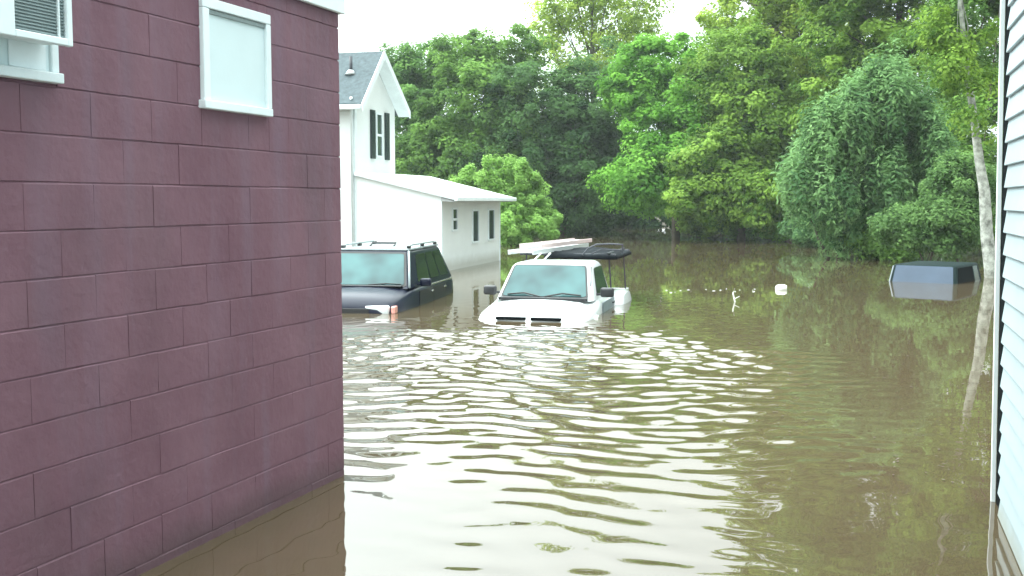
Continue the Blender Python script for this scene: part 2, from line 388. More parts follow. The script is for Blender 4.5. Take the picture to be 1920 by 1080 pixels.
box('roof', -.3, 4.8, -9.2, .3, 5.21, 5.35, M_houseroof, br)

# ------------------------------------------------------------------ white house
A_H = R(14.4)
H0 = Vector((-1.78, 27.0, 0))
wh = thing('white_house', 'white two storey house with grey gable roof and low lean-to standing in the flood', 'house', H0, -A_H)
# local: x = away from gable (towards right), y = receding
def quadprism(name, pts, y0, y1, m, parent):   # pts in (x,z)
    bm = bmesh.new(); prism(bm, pts, y0, y1, lambda u, v, t: (u, t, v)); return obj(name, bm, m, parent)
EX = 2.32     # width of the lean-to
zr = lambda x: 1.90 - x * .235            # roof plane, x<=0
quadprism('extension_wall', [(-EX, -1.2), (0, -1.2), (0, zr(0)), (-EX, zr(-EX))], 0, 5.68, M_house, wh)
er = quadprism('extension_roof', [(-EX, zr(-EX) + .012), (.36, zr(.36) + .012), (.36, zr(.36) + .10), (-EX, zr(-EX) + .12)], -.10, 5.95, M_palroof, wh)
bm = bmesh.new(); bx(bm, .362, .46, -.10, 5.95, zr(.36) - .02, zr(.36) + .09, .02, 2); obj('gutter', bm, M_white_paint, er)
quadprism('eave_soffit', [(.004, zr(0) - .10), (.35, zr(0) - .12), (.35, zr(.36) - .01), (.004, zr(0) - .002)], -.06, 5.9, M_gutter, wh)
# downspout and corner boards
box('corner_board', -.10, .012, -.014, .10, -1.2, 1.80, M_white_paint, wh)
box('corner_board', -.10, .012, 5.56, 5.694, -1.2, 1.80, M_white_paint, wh)
bm = bmesh.new(); tube(bm, [(-EX + .0 - .06, -.06, -1), (-EX - .06, -.06, 4.28), (-EX - .0, -.22, 4.42)], .04, 8); obj('downspout', bm, M_white_paint, wh, True)
def far_window(parent, x, yc, zc, wy, hz, panes=1, glass=M_winglass):
    bm = bmesh.new(); t = .05
    for q in ((yc - wy / 2 - t, yc - wy / 2, zc - hz / 2 - t, zc + hz / 2 + t), (yc + wy / 2, yc + wy / 2 + t, zc - hz / 2 - t, zc + hz / 2 + t),
              (yc - wy / 2, yc + wy / 2, zc + hz / 2, zc + hz / 2 + t), (yc - wy / 2, yc + wy / 2, zc - hz / 2 - t, zc - hz / 2)):
        bx(bm, x - .02, x + .035, *q)
    if panes == 2: bx(bm, x - .02, x + .03, yc - wy / 2, yc + wy / 2, zc - .03, zc + .03)
    f = obj('window', bm, M_white_paint, parent)
    if panes == 2:
        for s in (-1, 1):
            box('pane', x + .004, x + .01, yc - wy / 2, yc + wy / 2, min(zc + s * .03, zc + s * hz / 2), max(zc + s * .03, zc + s * hz / 2), glass, f)
    else: box('pane', x + .004, x + .01, yc - wy / 2, yc + wy / 2, zc - hz / 2, zc + hz / 2, glass, f)
    return f
far_window(wh, 0, 1.07, 1.32, .36, .52, 2)
far_window(wh, 0, 3.0, 1.10, .56, .84)
far_window(wh, 0, 4.65, 1.11, .60, .84)
# main block: gable end on plane x = -EX
px_ = 1.25; ze = 4.42; zp = 5.62; YB = 2.9
def mainbody():
    bm = bmesh.new()
    prism(bm, [(0, -1.2), (YB, -1.2), (YB, ze), (px_, zp - .05), (0, ze)], -EX - 8, -EX - .003, lambda u, v, t: (t, u, v)); return obj('wall', bm, M_house, wh)
mainbody()
sl = (zp - ze) / px_; sr = (zp - ze) / (YB - px_)
oh = .32
bm = bmesh.new()
prism(bm, [(-.30, ze - .30 * sl + .02), (px_, zp + .02), (px_, zp + .14), (-.30, ze - .30 * sl + .14)], -EX - 8.3, -EX + oh, lambda u, v, t: (t, u, v))
prism(bm, [(px_ + .001, zp + .02), (YB + .3, ze - .3 * sr + .02), (YB + .3, ze - .3 * sr + .14), (px_ + .001, zp + .14)], -EX - 8.3, -EX + oh, lambda u, v, t: (t, u, v))
rf = obj('roof', bm, M_houseroof, wh)
bm = bmesh.new()
prism(bm, [(-.32, ze - .32 * sl - .05), (px_, zp - .06), (px_, zp + .15), (-.32, ze - .32 * sl + .15)], -EX + oh + .002, -EX + oh + .04, lambda u, v, t: (t, u, v))
prism(bm, [(px_ + .001, zp - .06), (YB + .32, ze - .32 * sr - .05), (YB + .32, ze - .32 * sr + .15), (px_ + .001, zp + .15)], -EX + oh + .002, -EX + oh + .04, lambda u, v, t: (t, u, v))
obj('rake_board', bm, M_white_paint, rf)
bm = bmesh.new()
prism(bm, [(-.29, ze - .29 * sl - .03), (px_, zp - .03), (px_, zp + .017), (-.29, ze - .29 * sl + .017)], -EX + .003, -EX + oh - .002, lambda u, v, t: (t, u, v))
prism(bm, [(px_ + .001, zp - .03), (YB + .29, ze - .29 * sr - .03), (YB + .29, ze - .29 * sr + .017), (px_ + .001, zp + .017)], -EX + .003, -EX + oh - .002, lambda u, v, t: (t, u, v))
obj('rake_soffit', bm, M_white_paint, rf)
bm = bmesh.new(); bx(bm, -EX - 8.3, -EX + oh, -.40, -.302, ze - .30 * sl - .02, ze - .30 * sl + .10, .015); obj('gutter', bm, M_white_paint, rf)
bm = bmesh.new(); tube(bm, [(-EX - .35, .62, ze + .62 * sl), (-EX - .35, .62, ze + .62 * sl + .55)], .045, 8); vp = obj('vent_pipe', bm, M_blackmetal, rf, True)
bm = bmesh.new(); tube(bm, [(-EX - .35, .60, ze + .60 * sl + .10), (-EX - .35, .60, ze + .62 * sl + .2)], [.16, .06], 10); obj('flashing', bm, M_alu, rf, True)
box('corner_board', -EX - .12, -EX + .016, -.016, .11, -1.2, ze - .1, M_white_paint, wh)
far_window(wh, -EX, 1.66, 3.58, .36, 1.10, 2)
for yc in (1.17, 2.22):
    sb = box('shutter', -EX + .002, -EX + .05, yc - .14, yc + .14, 2.93, 4.22, M_shutter, wh)
    for q in range(16): box('slat', -EX + .052, -EX + .06, yc - .11, yc + .11, 3.0 + q * .075, 3.045 + q * .075, M_shutter, sb)

# ------------------------------------------------------------------ vehicles
def pan(P, u0, u1, v0, v1, off, th=.004, rad=.0):
    """panel on the quad P (bl, br, tr, tl), inset by u,v; rounded corners; offset along normal"""
    P = [Vector(p) for p in P]; n = (P[1] - P[0]).cross(P[3] - P[0]).normalized()
    f = lambda u, v: (P[0] * (1 - u) + P[1] * u) * (1 - v) + (P[3] * (1 - u) + P[2] * u) * v
    pts = []
    if rad:
        for (cu, cv, a0) in ((u0 + rad, v0 + rad, 180), (u1 - rad, v0 + rad, 270), (u1 - rad, v1 - rad, 0), (u0 + rad, v1 - rad, 90)):
            for k in range(4):
                a = R(a0 + 30 * k); pts.append((cu + rad * math.cos(a), cv + rad * math.sin(a)))
    else: pts = [(u0, v0), (u1, v0), (u1, v1), (u0, v1)]
    bm = bmesh.new()
    a = [bm.verts.new(f(u, v) + n * off) for u, v in pts]; b = [bm.verts.new(f(u, v) + n * (off - th)) for u, v in pts]
    bm.faces.new(a); bm.faces.new(b[::-1])
    for i in range(len(a)): bm.faces.new((b[i], b[(i + 1) % len(a)], a[(i + 1) % len(a)], a[i]))
    return bm
def loft(stations):
    """stations: (y, [(x,z),...]) half section from bottom outward to top centre; mirrored"""
    bm = bmesh.new(); rings = []
    for y, half in stations:
        full = [(-x, z) for x, z in half] + [(x, z) for x, z in reversed(half) if x > 1e-6]
        rings.append([bm.verts.new((x, y, z)) for x, z in full])
    n = len(rings[0])
    for a, b in zip(rings, rings[1:]):
        for k in range(n): bm.faces.new((a[k], a[(k + 1) % n], b[(k + 1) % n], b[k]))
    bm.faces.new(rings[0]); bm.faces.new(rings[-1][::-1])
    return bm
def body_section(w_, zt, ze_, zs=.35, crown=None):
    return [(w_ * .86, zs), (w_ * .98, zs + .12), (w_, (zs + ze_) / 2), (w_ * .985, ze_ - .10), (w_ * .93, ze_ - .02), (w_ * .80, ze_ + (zt - ze_) * .45), (w_ * .45, zt - .012), (0, zt)]
def greenhouse(yb0, yt0, yt1, yb1, wb, wt, zb, zt, m, parent, name='cab', bev=.07, roofm=None):
    bm = bmesh.new()
    B = [(-wb, yb0, zb), (wb, yb0, zb), (wb, yb1, zb), (-wb, yb1, zb)]; T = [(-wt, yt0, zt), (wt, yt0, zt), (wt, yt1, zt), (-wt, yt1, zt)]
    b = [bm.verts.new(p) for p in B]; t = [bm.verts.new(p) for p in T]
    bm.faces.new(b[::-1]); top = bm.faces.new(t)
    for k in range(4): bm.faces.new((b[k], b[(k + 1) % 4], t[(k + 1) % 4], t[k]))
    es = [e for e in bm.edges if not all(v in b for v in e.verts)]
    bmesh.ops.bevel(bm, geom=es, offset=bev, segments=4, affect='EDGES', profile=.5)
    o = obj(name, bm, m, parent, True)
    mod = o.modifiers.new('wn', 'WEIGHTED_NORMAL') if False else None
    front = [B[0], B[1], T[1], T[0]]; right = [B[1], B[2], T[2], T[1]]; left = [B[3], B[0], T[0], T[3]]; back = [B[2], B[3], T[3], T[2]]
    return o, front, right, left, back
def wheel(parent, x, y, r=.36, wd=.22):
    s = 1 if x > 0 else -1
    bm = bmesh.new()
    tube(bm, [(x - s * wd, y, r), (x - s * wd * .95, y, r), (x - s * .02, y, r), (x, y, r)], [r * .8, r, r, r * .86], 28)
    t = obj('wheel', bm, M_rubber, parent)
    bm = bmesh.new(); tube(bm, [(x + s * .002, y, r), (x + s * .012, y, r), (x + s * .02, y, r)], [r * .62, r * .6, r * .15], 20); obj('rim', bm, M_chrome, t, True)
def shade_auto(o, ang=35):
    me = o.data; me.polygons.foreach_set('use_smooth', [True] * len(me.polygons))
    try: me.set_sharp_from_angle(angle=R(ang))
    except Exception: pass
def mirror_(parent, x, y, z, m=M_blackplastic, big=1.0):
    s = 1 if x > 0 else -1
    bm = bmesh.new(); bx(bm, min(x, x + s * .20 * big), max(x, x + s * .20 * big), y - .05, y + .05, z - .065 * big, z + .075 * big, .035, 3); o = obj('mirror', bm, m, parent, True); shade_auto(o)
    bm = bmesh.new(); tube(bm, [(x - s * .12, y + .04, z - .04), (x + s * .04, y, z - .02)], .02, 6); obj('arm', bm, m, o)

# --- white pickup (front towards us). local y=0 is the front bumper, z=0 the drowned ground
def pickup():
    G = -1.0
    yaw = R(14)
    front_right = Vector((1.06, 15.62, 0)); v = Vector((math.cos(yaw), -math.sin(yaw), 0))
    org = front_right - v * .86; org.z = G
    t = thing('pickup_truck', 'white pickup truck flooded to its bonnet, with ladders on a rack over the cab', 'truck', org, -yaw)
    st = []
    for y, w_, zt, zf in ((0, .70, .93, .86), (.06, .78, 1.02, .97), (.18, .84, 1.105, 1.03), (.45, .88, 1.165, 1.09), (.85, .90, 1.225, 1.13), (1.2, .90, 1.27, 1.17), (1.5, .89, 1.27, 1.22), (2.95, .89, 1.27, 1.22), (3.0, .86, 1.22, 1.18)):
        st.append((y, [(w_ * .86, .38), (w_ * .99, .55), (w_, .8), (w_ * .99, zf - .09), (w_ * .95, zf - .02), (w_ * .88, zf + .005), (w_ * .80, zf + .012), (w_ * .70, zf + (zt - zf) * .6), (w_ * .4, zt - .01), (0, zt)]))
    b = obj('body', loft(st), M_truck, t); shade_auto(b, 50)
    cab, F, Rr, Lf, Bk = greenhouse(1.12, 1.72, 2.78, 2.98, .80, .65, 1.22, 1.795, M_truck, t, 'cab', .12)
    shade_auto(cab, 60)
    obj('windscreen_seal', pan(F, .045, .955, .07, .93, .006, .006, .05), M_rubber, t)
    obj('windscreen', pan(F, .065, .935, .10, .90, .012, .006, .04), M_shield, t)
    for q, nm in ((Rr, 'side_window'), (Lf, 'side_window')):
        rev = q is Lf
        a, c = (.22, .86) if not rev else (.14, .78)
        obj(nm, pan(q, a, c, .10, .84, .010, .008, .06), M_darkglass, t)
    obj('rear_window', pan(Bk, .15, .85, .2, .8, .01, .008, .04), M_darkglass, t)
    # doors
    for s in (-1, 1):
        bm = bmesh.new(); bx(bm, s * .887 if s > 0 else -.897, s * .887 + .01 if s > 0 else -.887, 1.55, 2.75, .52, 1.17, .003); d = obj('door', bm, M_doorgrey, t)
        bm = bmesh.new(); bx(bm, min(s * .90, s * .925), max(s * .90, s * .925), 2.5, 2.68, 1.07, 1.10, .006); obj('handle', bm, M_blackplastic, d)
        mirror_(t, s * (.85 if s > 0 else .88), 1.55, 1.33, big=1.1)
        # moulded front fender bulge over the wheel
        bm = bmesh.new()
        prof_ = [(.45 + .55 * (k / 10), .62 + .42 * math.sin(math.pi * k / 10) ** .6) for k in range(11)]
        prism(bm, [(y_ * 1.0, z_) for y_, z_ in prof_], s * .86, s * .935, lambda u, v_, q: (q, u + .15, v_)); o = obj('fender_flare', bm, M_truck, t); shade_auto(o)
        # flared rear fender beside the bed
        bm = bmesh.new(); L0 = 2.90
        st2 = []
        n = 12
        rings = []
        for k in range(n + 1):
            a = math.pi * k / n; yy = L0 + .70 - .70 * math.cos(a); hh = .60 + .62 * math.sin(a) ** .32
            wv = .86 + .17 * math.sin(a) ** .4
            rings.append([bm.verts.new(p) for p in ((s * .80, yy, .45), (s * wv, yy, .45), (s * (wv + .01), yy, hh - .16), (s * (wv - .02), yy, hh - .04), (s * (wv - .09), yy, hh), (s * .80, yy, hh + .005))])
        for r0, r1 in zip(rings, rings[1:]):
            for j in range(5): bm.faces.new((r0[j], r0[j + 1], r1[j + 1], r1[j]))
        bm.faces.new(rings[0]); bm.faces.new(rings[-1][::-1])
        o = obj('rear_fender', bm, M_truck, t); shade_auto(o, 45)
        wheel(t, s * .90, .95); wheel(t, s * .95, 3.88)
        # headlamp
        bm = bmesh.new(); bx(bm, min(s * .52, s * .74), max(s * .52, s * .74), -.012, .05, .74, .88, .012, 2); obj('headlight', bm, M_lamp, t)
    # bed
    bm = bmesh.new()
    for q in ((-.82, -.76, 3.03, 5.15, .55, 1.13), (.76, .82, 3.03, 5.15, .55, 1.13), (-.758, .758, 5.09, 5.15, .55, 1.12), (-.758, .758, 3.03, 5.088, .55, .6), (-.758, .758, 3.03, 3.08, .602, 1.13)): bx(bm, *q, .01)
    obj('bed', bm, M_truck, t)
    for s in (-1, 1):
        bm = bmesh.new(); tube(bm, [(s * h[6][0] * .93, yy, h[6][1] + .006) for yy, h in st[2:6]], .006, 5); obj('bonnet_seam', bm, M_dark, t)
    bm = bmesh.new(); bx(bm, -.10, .10, .02, .075, .955, 1.0, .012, 2); obj('nose_emblem', bm, M_chrome, t)
    # grille: two dark slots, bumper below
    bm = bmesh.new()
    for s in (-1, 1):
        x0, x1 = (.04, .50) if s > 0 else (-.50, -.04)
        bx(bm, x0, x1, .03, .12, 1.022, 1.062, .010, 2)
    obj('grille', bm, M_dark, t)
    bm = bmesh.new(); bx(bm, -.88, .88, -.12, .04, .50, .70, .04, 3); o = obj('bumper', bm, M_chrome, t); shade_auto(o)
    # cowl and wipers
    bm = bmesh.new(); bx(bm, -.72, .72, 1.03, 1.15, 1.225, 1.278, .012, 2); obj('cowl', bm, M_blackplastic, t)
    for x0, x1 in ((-.60, -.05), (.0, .60)):
        bm = bmesh.new(); tube(bm, [(x1 if x0 < 0 else x0 + .02, 1.10, 1.285), ((x0 + x1) / 2, 1.18, 1.335), (x0 if x0 < 0 else x1, 1.17, 1.31)], .012, 5); obj('wiper', bm, M_rubber, t)
    # no seats or sunshade inside: opaque windscreen, sky glare in its colour; mirror pod
    bm = bmesh.new()
    for yy in (.3,):
        pass
    bm.free()
    bm = bmesh.new(); tube(bm, [(.70, 1.45, 1.3), (.72, 1.40, 1.5), (.72, 1.4, 1.75)], .008, 5); obj('aerial', bm, M_blackmetal, t)
    return t, org, yaw
tr, torg, tyaw = pickup()
# ladder rack (bolted to the truck: a part), ladders and tarp resting on it: things
def rack(t):
    bm = bmesh.new(); rz = 1.86
    for yy in (3.12, 4.9):
        for s in (-1, 1): tube(bm, [(s * .79, yy, 1.12), (s * .74, yy, rz)], .014, 6)
        tube(bm, [(-.86, yy, rz), (.86, yy, rz)], .024, 6)
    for s in (-1, 1): tube(bm, [(s * .74, 2.9, rz + .03), (s * .74, 5.05, rz + .03)], .018, 6)
    r = obj('ladder_rack', bm, M_blackmetal, t)
    bm = bmesh.new()
    tube(bm, [(.30, 2.95, rz + .0), (.40, 2.95, rz + .12), (.55, 2.95, rz + .19), (.82, 2.95, rz + .20), (1.0, 2.95, rz + .19), (1.0, 2.95, rz + .02)], .018, 6)
    tube(bm, [(.45, 3.0, rz + .02), (.62, 3.0, rz + .10), (.98, 3.0, rz + .09)], .014, 6)
    obj('rack_hoop', bm, M_blackmetal, r)
    return rz
rz_ = rack(tr)
for q in (-.30, -.14):
    bm = bmesh.new(); tube(bm, [(q - .06, 1.95, 1.79), (q + .05, 2.1, 1.93)], .014, 6); obj('strap', bm, M_alu, tr)
TM = Matrix.Translation(torg) @ Matrix.Rotation(-tyaw, 4, 'Z')
def ladder(label, x, y0, z, L, m, wd=.40, tilt=0):
    t = thing('ladder', label, 'ladder', TM @ Vector((x, y0, z)), -tyaw + R(-2), group='ladders on the pickup rack')
    t.rotation_euler.x = tilt
    for s in (-1, 1):
        bm = bmesh.new(); bx(bm, s * wd / 2 - .014, s * wd / 2 + .014, 0, L, 0, .075, .004); obj('rail', bm, m, t)
    me = None
    k = .18
    while k < L:
        if me is None:
            bm = bmesh.new(); tube(bm, [(-wd / 2 + .0145, 0, .0375), (wd / 2 - .0145, 0, .0375)], .016, 6); o = obj('rung', bm, M_alu, t); me = o.data
        else: o = obm('rung', me, M_alu, t)
        o.location = (0, k, 0); k += .30
    return t
ladder('bare metal ladder at the left of the pickup rack, lowest of the pair', -.52, 1.75, rz_ + .055, 4.4, M_alu, .42, R(-.6))
ladder('pinkish fibreglass ladder lying on top of the bare metal one', -.46, 2.2, rz_ + .14, 4.2, M_fibre, .36, R(-.6))
ct = thing('rolled_tarp', 'dark bundled load under a tarp on the right side of the pickup rack', 'tarp', TM @ Vector((.25, 3.0, rz_ + .03)), -tyaw)
bm = bmesh.new()
bmesh.ops.create_grid(bm, x_segments=16, y_segments=22, size=.5)
for v in bm.verts:
    x, y = v.co.x, v.co.y
    e = min(1, (0.5 - abs(x)) / .12) * min(1, (.5 - abs(y)) / .08)
    v.co = Vector((x * 1.3, (y + .5) * 1.9, -.05 + e * (.05 + .02 * math.sin(7 * x + 5 * y) + .02 * math.sin(13 * y + 2)) + random.uniform(-.004, .004)))
ex = bmesh.ops.solidify(bm, geom=bm.faces[:], thickness=.055)
obj('tarp_cover', bm, M_tarp, ct, True)

# --- dark SUV
def suv():
    G = -.72; yaw = R(9.6)
    fr = Vector((-1.88, 16.95, 0)); v = Vector((math.cos(yaw), -math.sin(yaw), 0)); org = fr - v * .84; org.z = G
    t = thing('suv', 'dark blue SUV with pale roof and roof rails, flooded beside the purple wall', 'car', org, -yaw)
    st = []
    for y, w_, zt, zf in ((0, .66, .80, .72), (.05, .76, .90, .82), (.2, .83, .985, .90), (.55, .87, 1.04, .955), (1.0, .885, 1.085, 1.0), (1.3, .89, 1.10, 1.02), (2.4, .89, 1.10, 1.04), (4.0, .87, 1.10, 1.06), (4.28, .84, 1.08, 1.04), (4.34, .80, .95, .9)):
        st.append((y, body_section(w_, zt, zf, .34)))
    b = obj('body', loft(st), M_suv, t); shade_auto(b, 50)
    cab, F, Rr, Lf, Bk = greenhouse(1.0, 1.60, 3.85, 4.28, .82, .64, 1.04, 1.66, M_suv, t, 'cabin', .07)
    shade_auto(cab, 60)
    bm = bmesh.new(); bx(bm, -.635, .635, 1.62, 3.9, 1.65, 1.69, .03, 3); o = obj('roof', bm, M_suvsilver, t); shade_auto(o)
    obj('windscreen_seal', pan(F, .03, .97, .05, .95, .006, .006, .04), M_rubber, t)
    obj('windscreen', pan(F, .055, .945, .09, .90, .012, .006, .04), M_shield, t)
    # silver A pillar
    for s in (-1, 1):
        bm = bmesh.new(); tube(bm, [(s * .815, 1.03, 1.06), (s * .735, 1.32, 1.38), (s * .652, 1.60, 1.645)], .022, 6); obj('pillar_trim', bm, M_suvsilver, t, True)
    for q in (Rr, Lf):
        rev = q is Lf
        for a, c in ((.18, .45), (.47, .69), (.71, .92)):
            if rev: a, c = 1 - c, 1 - a
            obj('side_window', pan(q, a, c, .12, .86, .010, .008, .025), M_darkglass, t)
    obj('rear_window', pan(Bk, .12, .88, .12, .85, .01, .008, .04), M_darkglass, t)
    for s in (-1, 1):
        for y0, y1 in ((1.42, 2.42), (2.44, 3.4)):
            x0, x1 = (.888, .896) if s > 0 else (-.896, -.888)
            bm = bmesh.new(); bx(bm, x0, x1, y0, y1, .5, .98, .002); d = obj('door', bm, M_suv, t)
            bm = bmesh.new(); bx(bm, min(s * .898, s * .92), max(s * .898, s * .92), y1 - .22, y1 - .08, .90, .93, .005); obj('handle', bm, M_chrome, d)
        bm = bmesh.new(); bx(bm, min(s * .885, s * .902), max(s * .885, s * .902), 1.9, 3.9, 1.015, 1.04, .003); obj('side_trim', bm, M_chrome, t)
        mirror_(t, s * .90, 1.42, 1.12, M_suv, 1.0)
        r = None
        bm = bmesh.new(); tube(bm, [(s * .60, 1.75, 1.70), (s * .60, 1.95, 1.745), (s * .60, 3.6, 1.745), (s * .60, 3.8, 1.70)], .018, 6); r = obj('roof_rail', bm, M_suvsilver, t, True)
        for yy in (1.80, 2.75, 3.72):
            bm = bmesh.new(); bx(bm, s * .60 - .025, s * .60 + .025, yy - .07, yy + .07, 1.685, 1.74, .012, 2); obj('rail_foot', bm, M_blackplastic, r)
        bm = bmesh.new(); bx(bm, min(s * .32, s * .76), max(s * .32, s * .74), .012, .2, .68, .85, .045, 4); o = obj('headlight', bm, M_lamp, t); shade_auto(o)
        bm = bmesh.new(); bx(bm, min(s * .772, s * .84), max(s * .772, s * .84), .03, .22, .71, .84, .025, 3); obj('indicator', bm, M_indicator, t)
        wheel(t, s * .89, .85, .35); wheel(t, s * .89, 3.5, .35)
    bm = bmesh.new(); bx(bm, -.42, .42, -.012, .08, .70, .80, .012, 2); obj('grille', bm, M_rubber, t)
    bm = bmesh.new(); bx(bm, -.84, .84, -.10, .06, .40, .62, .04, 3); o = obj('bumper', bm, M_suv, t); shade_auto(o)
    bm = bmesh.new(); bx(bm, -.7, .7, .93, 1.03, 1.075, 1.10, .008); obj('cowl', bm, M_blackplastic, t)
    bm = bmesh.new(); tube(bm, [(.1, .99, 1.105), (.4, 1.06, 1.125), (.66, 1.05, 1.115)], .009, 5); obj('wiper', bm, M_rubber, t)
    bm = bmesh.new(); tube(bm, [(-.35, 2.6, 1.69), (-.35, 2.75, 1.745), (.10, 2.75, 1.745), (.10, 2.6, 1.69)], .02, 6); obj('roof_bar', bm, M_blackplastic, t)
suv()

# --- drowned blue car: only the glasshouse shows
def drowned():
    G = -1.05; yaw = R(38)
    fr = Vector((9.72, 23.15, 0)); v = Vector((math.cos(yaw), -math.sin(yaw), 0)); org = fr - v * .74; org.z = G
    org -= Vector((math.sin(yaw), math.cos(yaw), 0)) * 1.0
    t = thing('drowned_car', 'car sunk to its window line beside the pale trunk, only blue glass and roof showing', 'car', org, -yaw)
    st = []
    for y, w_, zt, zf in ((0, .62, .66, .6), (.1, .74, .78, .70), (.4, .80, .86, .78), (1.0, .83, .93, .86), (3.6, .83, .95, .88), (4.1, .78, .92, .84), (4.3, .7, .8, .75)):
        st.append((y, body_section(w_, zt, zf, .3)))
    b = obj('body', loft(st), M_bluecar, t); shade_auto(b, 50)
    cab, F, Rr, Lf, Bk = greenhouse(.85, 1.02, 2.75, 3.05, .75, .68, .88, 1.44, M_bluecar, t, 'cabin', .06); shade_auto(cab, 60)
    obj('windscreen', pan(F, .05, .95, .04, .95, .008, .006, .03), M_shieldblue, t)
    for s in (-1,):
        bm = bmesh.new(); tube(bm, [(s * .745, .86, .9), (s * .68, 1.02, 1.40)], .014, 6); obj('pillar_trim', bm, M_suvsilver, t)
    for q in (Rr, Lf):
        for a, c in ((.05, .66), (.70, .88)):
            if q is Lf: a, c = 1 - c, 1 - a
            obj('side_window', pan(q, a, c, .04, .90, .010, .008, .02), M_dark if c - a > .3 else M_winglass, t)
    obj('rear_window', pan(Bk, .1, .9, .1, .9, .01, .008, .04), M_darkglass, t)
    bm = bmesh.new(); tube(bm, [(-.2, .93, 1.03), (-.45, .96, 1.05)], .015, 5); obj('wiper', bm, M_rubber, t)
    for s in (-1, 1): wheel(t, s * .83, .8, .31, .2); wheel(t, s * .83, 3.4, .31, .2)
drowned()

# ------------------------------------------------------------------ vegetation
def leaf_mat(name, c1, c2, trans=.48):
    m = bpy.data.materials.new(name); m.use_nodes = True
    n = m.node_tree.nodes; l = m.node_tree.links; p = n['Principled BSDF']; out = n['Material Output']
    a = n.new('ShaderNodeAttribute'); a.attribute_name = 'tint'
    mix = n.new('ShaderNodeMixRGB'); mix.inputs['Color1'].default_value = (*c1, 1); mix.inputs['Color2'].default_value = (*c2, 1)
    l.new(a.outputs['Fac'], mix.inputs['Fac']); l.new(mix.outputs[0], p.inputs['Base Color']); p.inputs['Roughness'].default_value = .55
    p.inputs['Specular IOR Level'].default_value = .12; p.inputs['Roughness'].default_value = .7
    t = n.new('ShaderNodeBsdfTranslucent'); l.new(mix.outputs[0], t.inputs['Color'])
    ms = n.new('ShaderNodeMixShader'); ms.inputs[0].default_value = trans
    l.new(p.outputs[0], ms.inputs[1]); l.new(t.outputs[0], ms.inputs[2]); l.new(ms.outputs[0], out.inputs['Surface'])
    return m
def leaves_mesh(name, ells, n_clump, per, leaf, m, clump_r=.62, shell=.6, droop=0, aspect=1.5, upright=0, rng=RNG, flat=.7):
    """ells: list of (cx,cy,cz,rx,ry,rz,weight). clumps scattered through each ellipsoid, leaves through each clump"""
    wts = np.array([e[6] for e in ells], float); wts /= wts.sum()
    idx = rng.choice(len(ells), n_clump, p=wts); E_ = np.array([e[:6] for e in ells])[idx]
    d = rng.normal(size=(n_clump, 3)); d /= np.linalg.norm(d, axis=1, keepdims=True)
    r = shell + (1.02 - shell) * rng.random(n_clump) ** .6
    # lumpy outline
    r *= 1 + .16 * np.sin(d[:, 0] * 5 + idx * 1.3) * np.cos(d[:, 2] * 6 + idx) + rng.normal(0, .09, n_clump)
    cc = E_[:, :3] + d * r[:, None] * E_[:, 3:6]
    cr = clump_r * rng.uniform(.5, 1.35, n_clump)
    ctint = rng.normal(0, .30, n_clump)
    per = int(per * 2.0); leaf = leaf * .63; N = n_clump * per; ci = np.repeat(np.arange(n_clump), per)
    u = rng.normal(size=(N, 3)); u /= np.linalg.norm(u, axis=1, keepdims=True)
    rr = .35 + .65 * rng.random(N) ** .5
    off = u * rr[:, None] * cr[ci][:, None]; off[:, 2] *= flat
    if upright: off[:, 2] *= 1 + upright; off[:, :2] *= 1 - .35 * upright
    P = cc[ci] + off
    nrm = .55 * u + .45 * d[ci] + np.array([0, 0, .75]) + rng.normal(0, .4, (N, 3)); nrm /= np.linalg.norm(nrm, axis=1, keepdims=True)
    ax = rng.normal(size=(N, 3)) + np.array([0, 0, -droop + upright * 1.5]); ax -= nrm * (ax * nrm).sum(1, keepdims=True); ax /= np.linalg.norm(ax, axis=1, keepdims=True)
    bx_ = np.cross(nrm, ax); s = leaf * rng.uniform(.6, 1.35, N)[:, None]
    a_ = ax * s * aspect / 2; b_ = bx_ * s / 2
    V = np.stack([P - a_, P + b_ - a_ * .1 + nrm * s * .08, P + a_, P - b_ + a_ * .1 + nrm * s * .08], 1).reshape(-1, 3)
    me = bpy.data.meshes.new(name); me.vertices.add(len(V)); me.vertices.foreach_set('co', V.ravel().astype('f'))
    me.loops.add(4 * N); me.loops.foreach_set('vertex_index', np.arange(4 * N).astype('i'))
    me.polygons.add(N); me.polygons.foreach_set('loop_start', (np.arange(N) * 4).astype('i'))
    tint = np.clip(.5 + ctint[ci] + rng.normal(0, .16, N), 0, 1)
    at_ = me.attributes.new('tint', 'FLOAT', 'FACE'); at_.data.foreach_set('value', tint.astype('f'))
    me.update(calc_edges=True); me.materials.append(m)
    return me
def pe(cx, cy, rx, ry, D, rd=None, wgt=None):
    """crown ellipsoid surveyed off the photograph at distance D"""
    p = at(cx, cy, D); k = D / FPX
    X, Z = rx * k, ry * k; Yd = rd if rd else (X + Z) / 2
    return (p.x, p.y, p.z, X, Yd, Z, wgt or (X * Z + X * Yd) ** 1.0)
TREES = 0
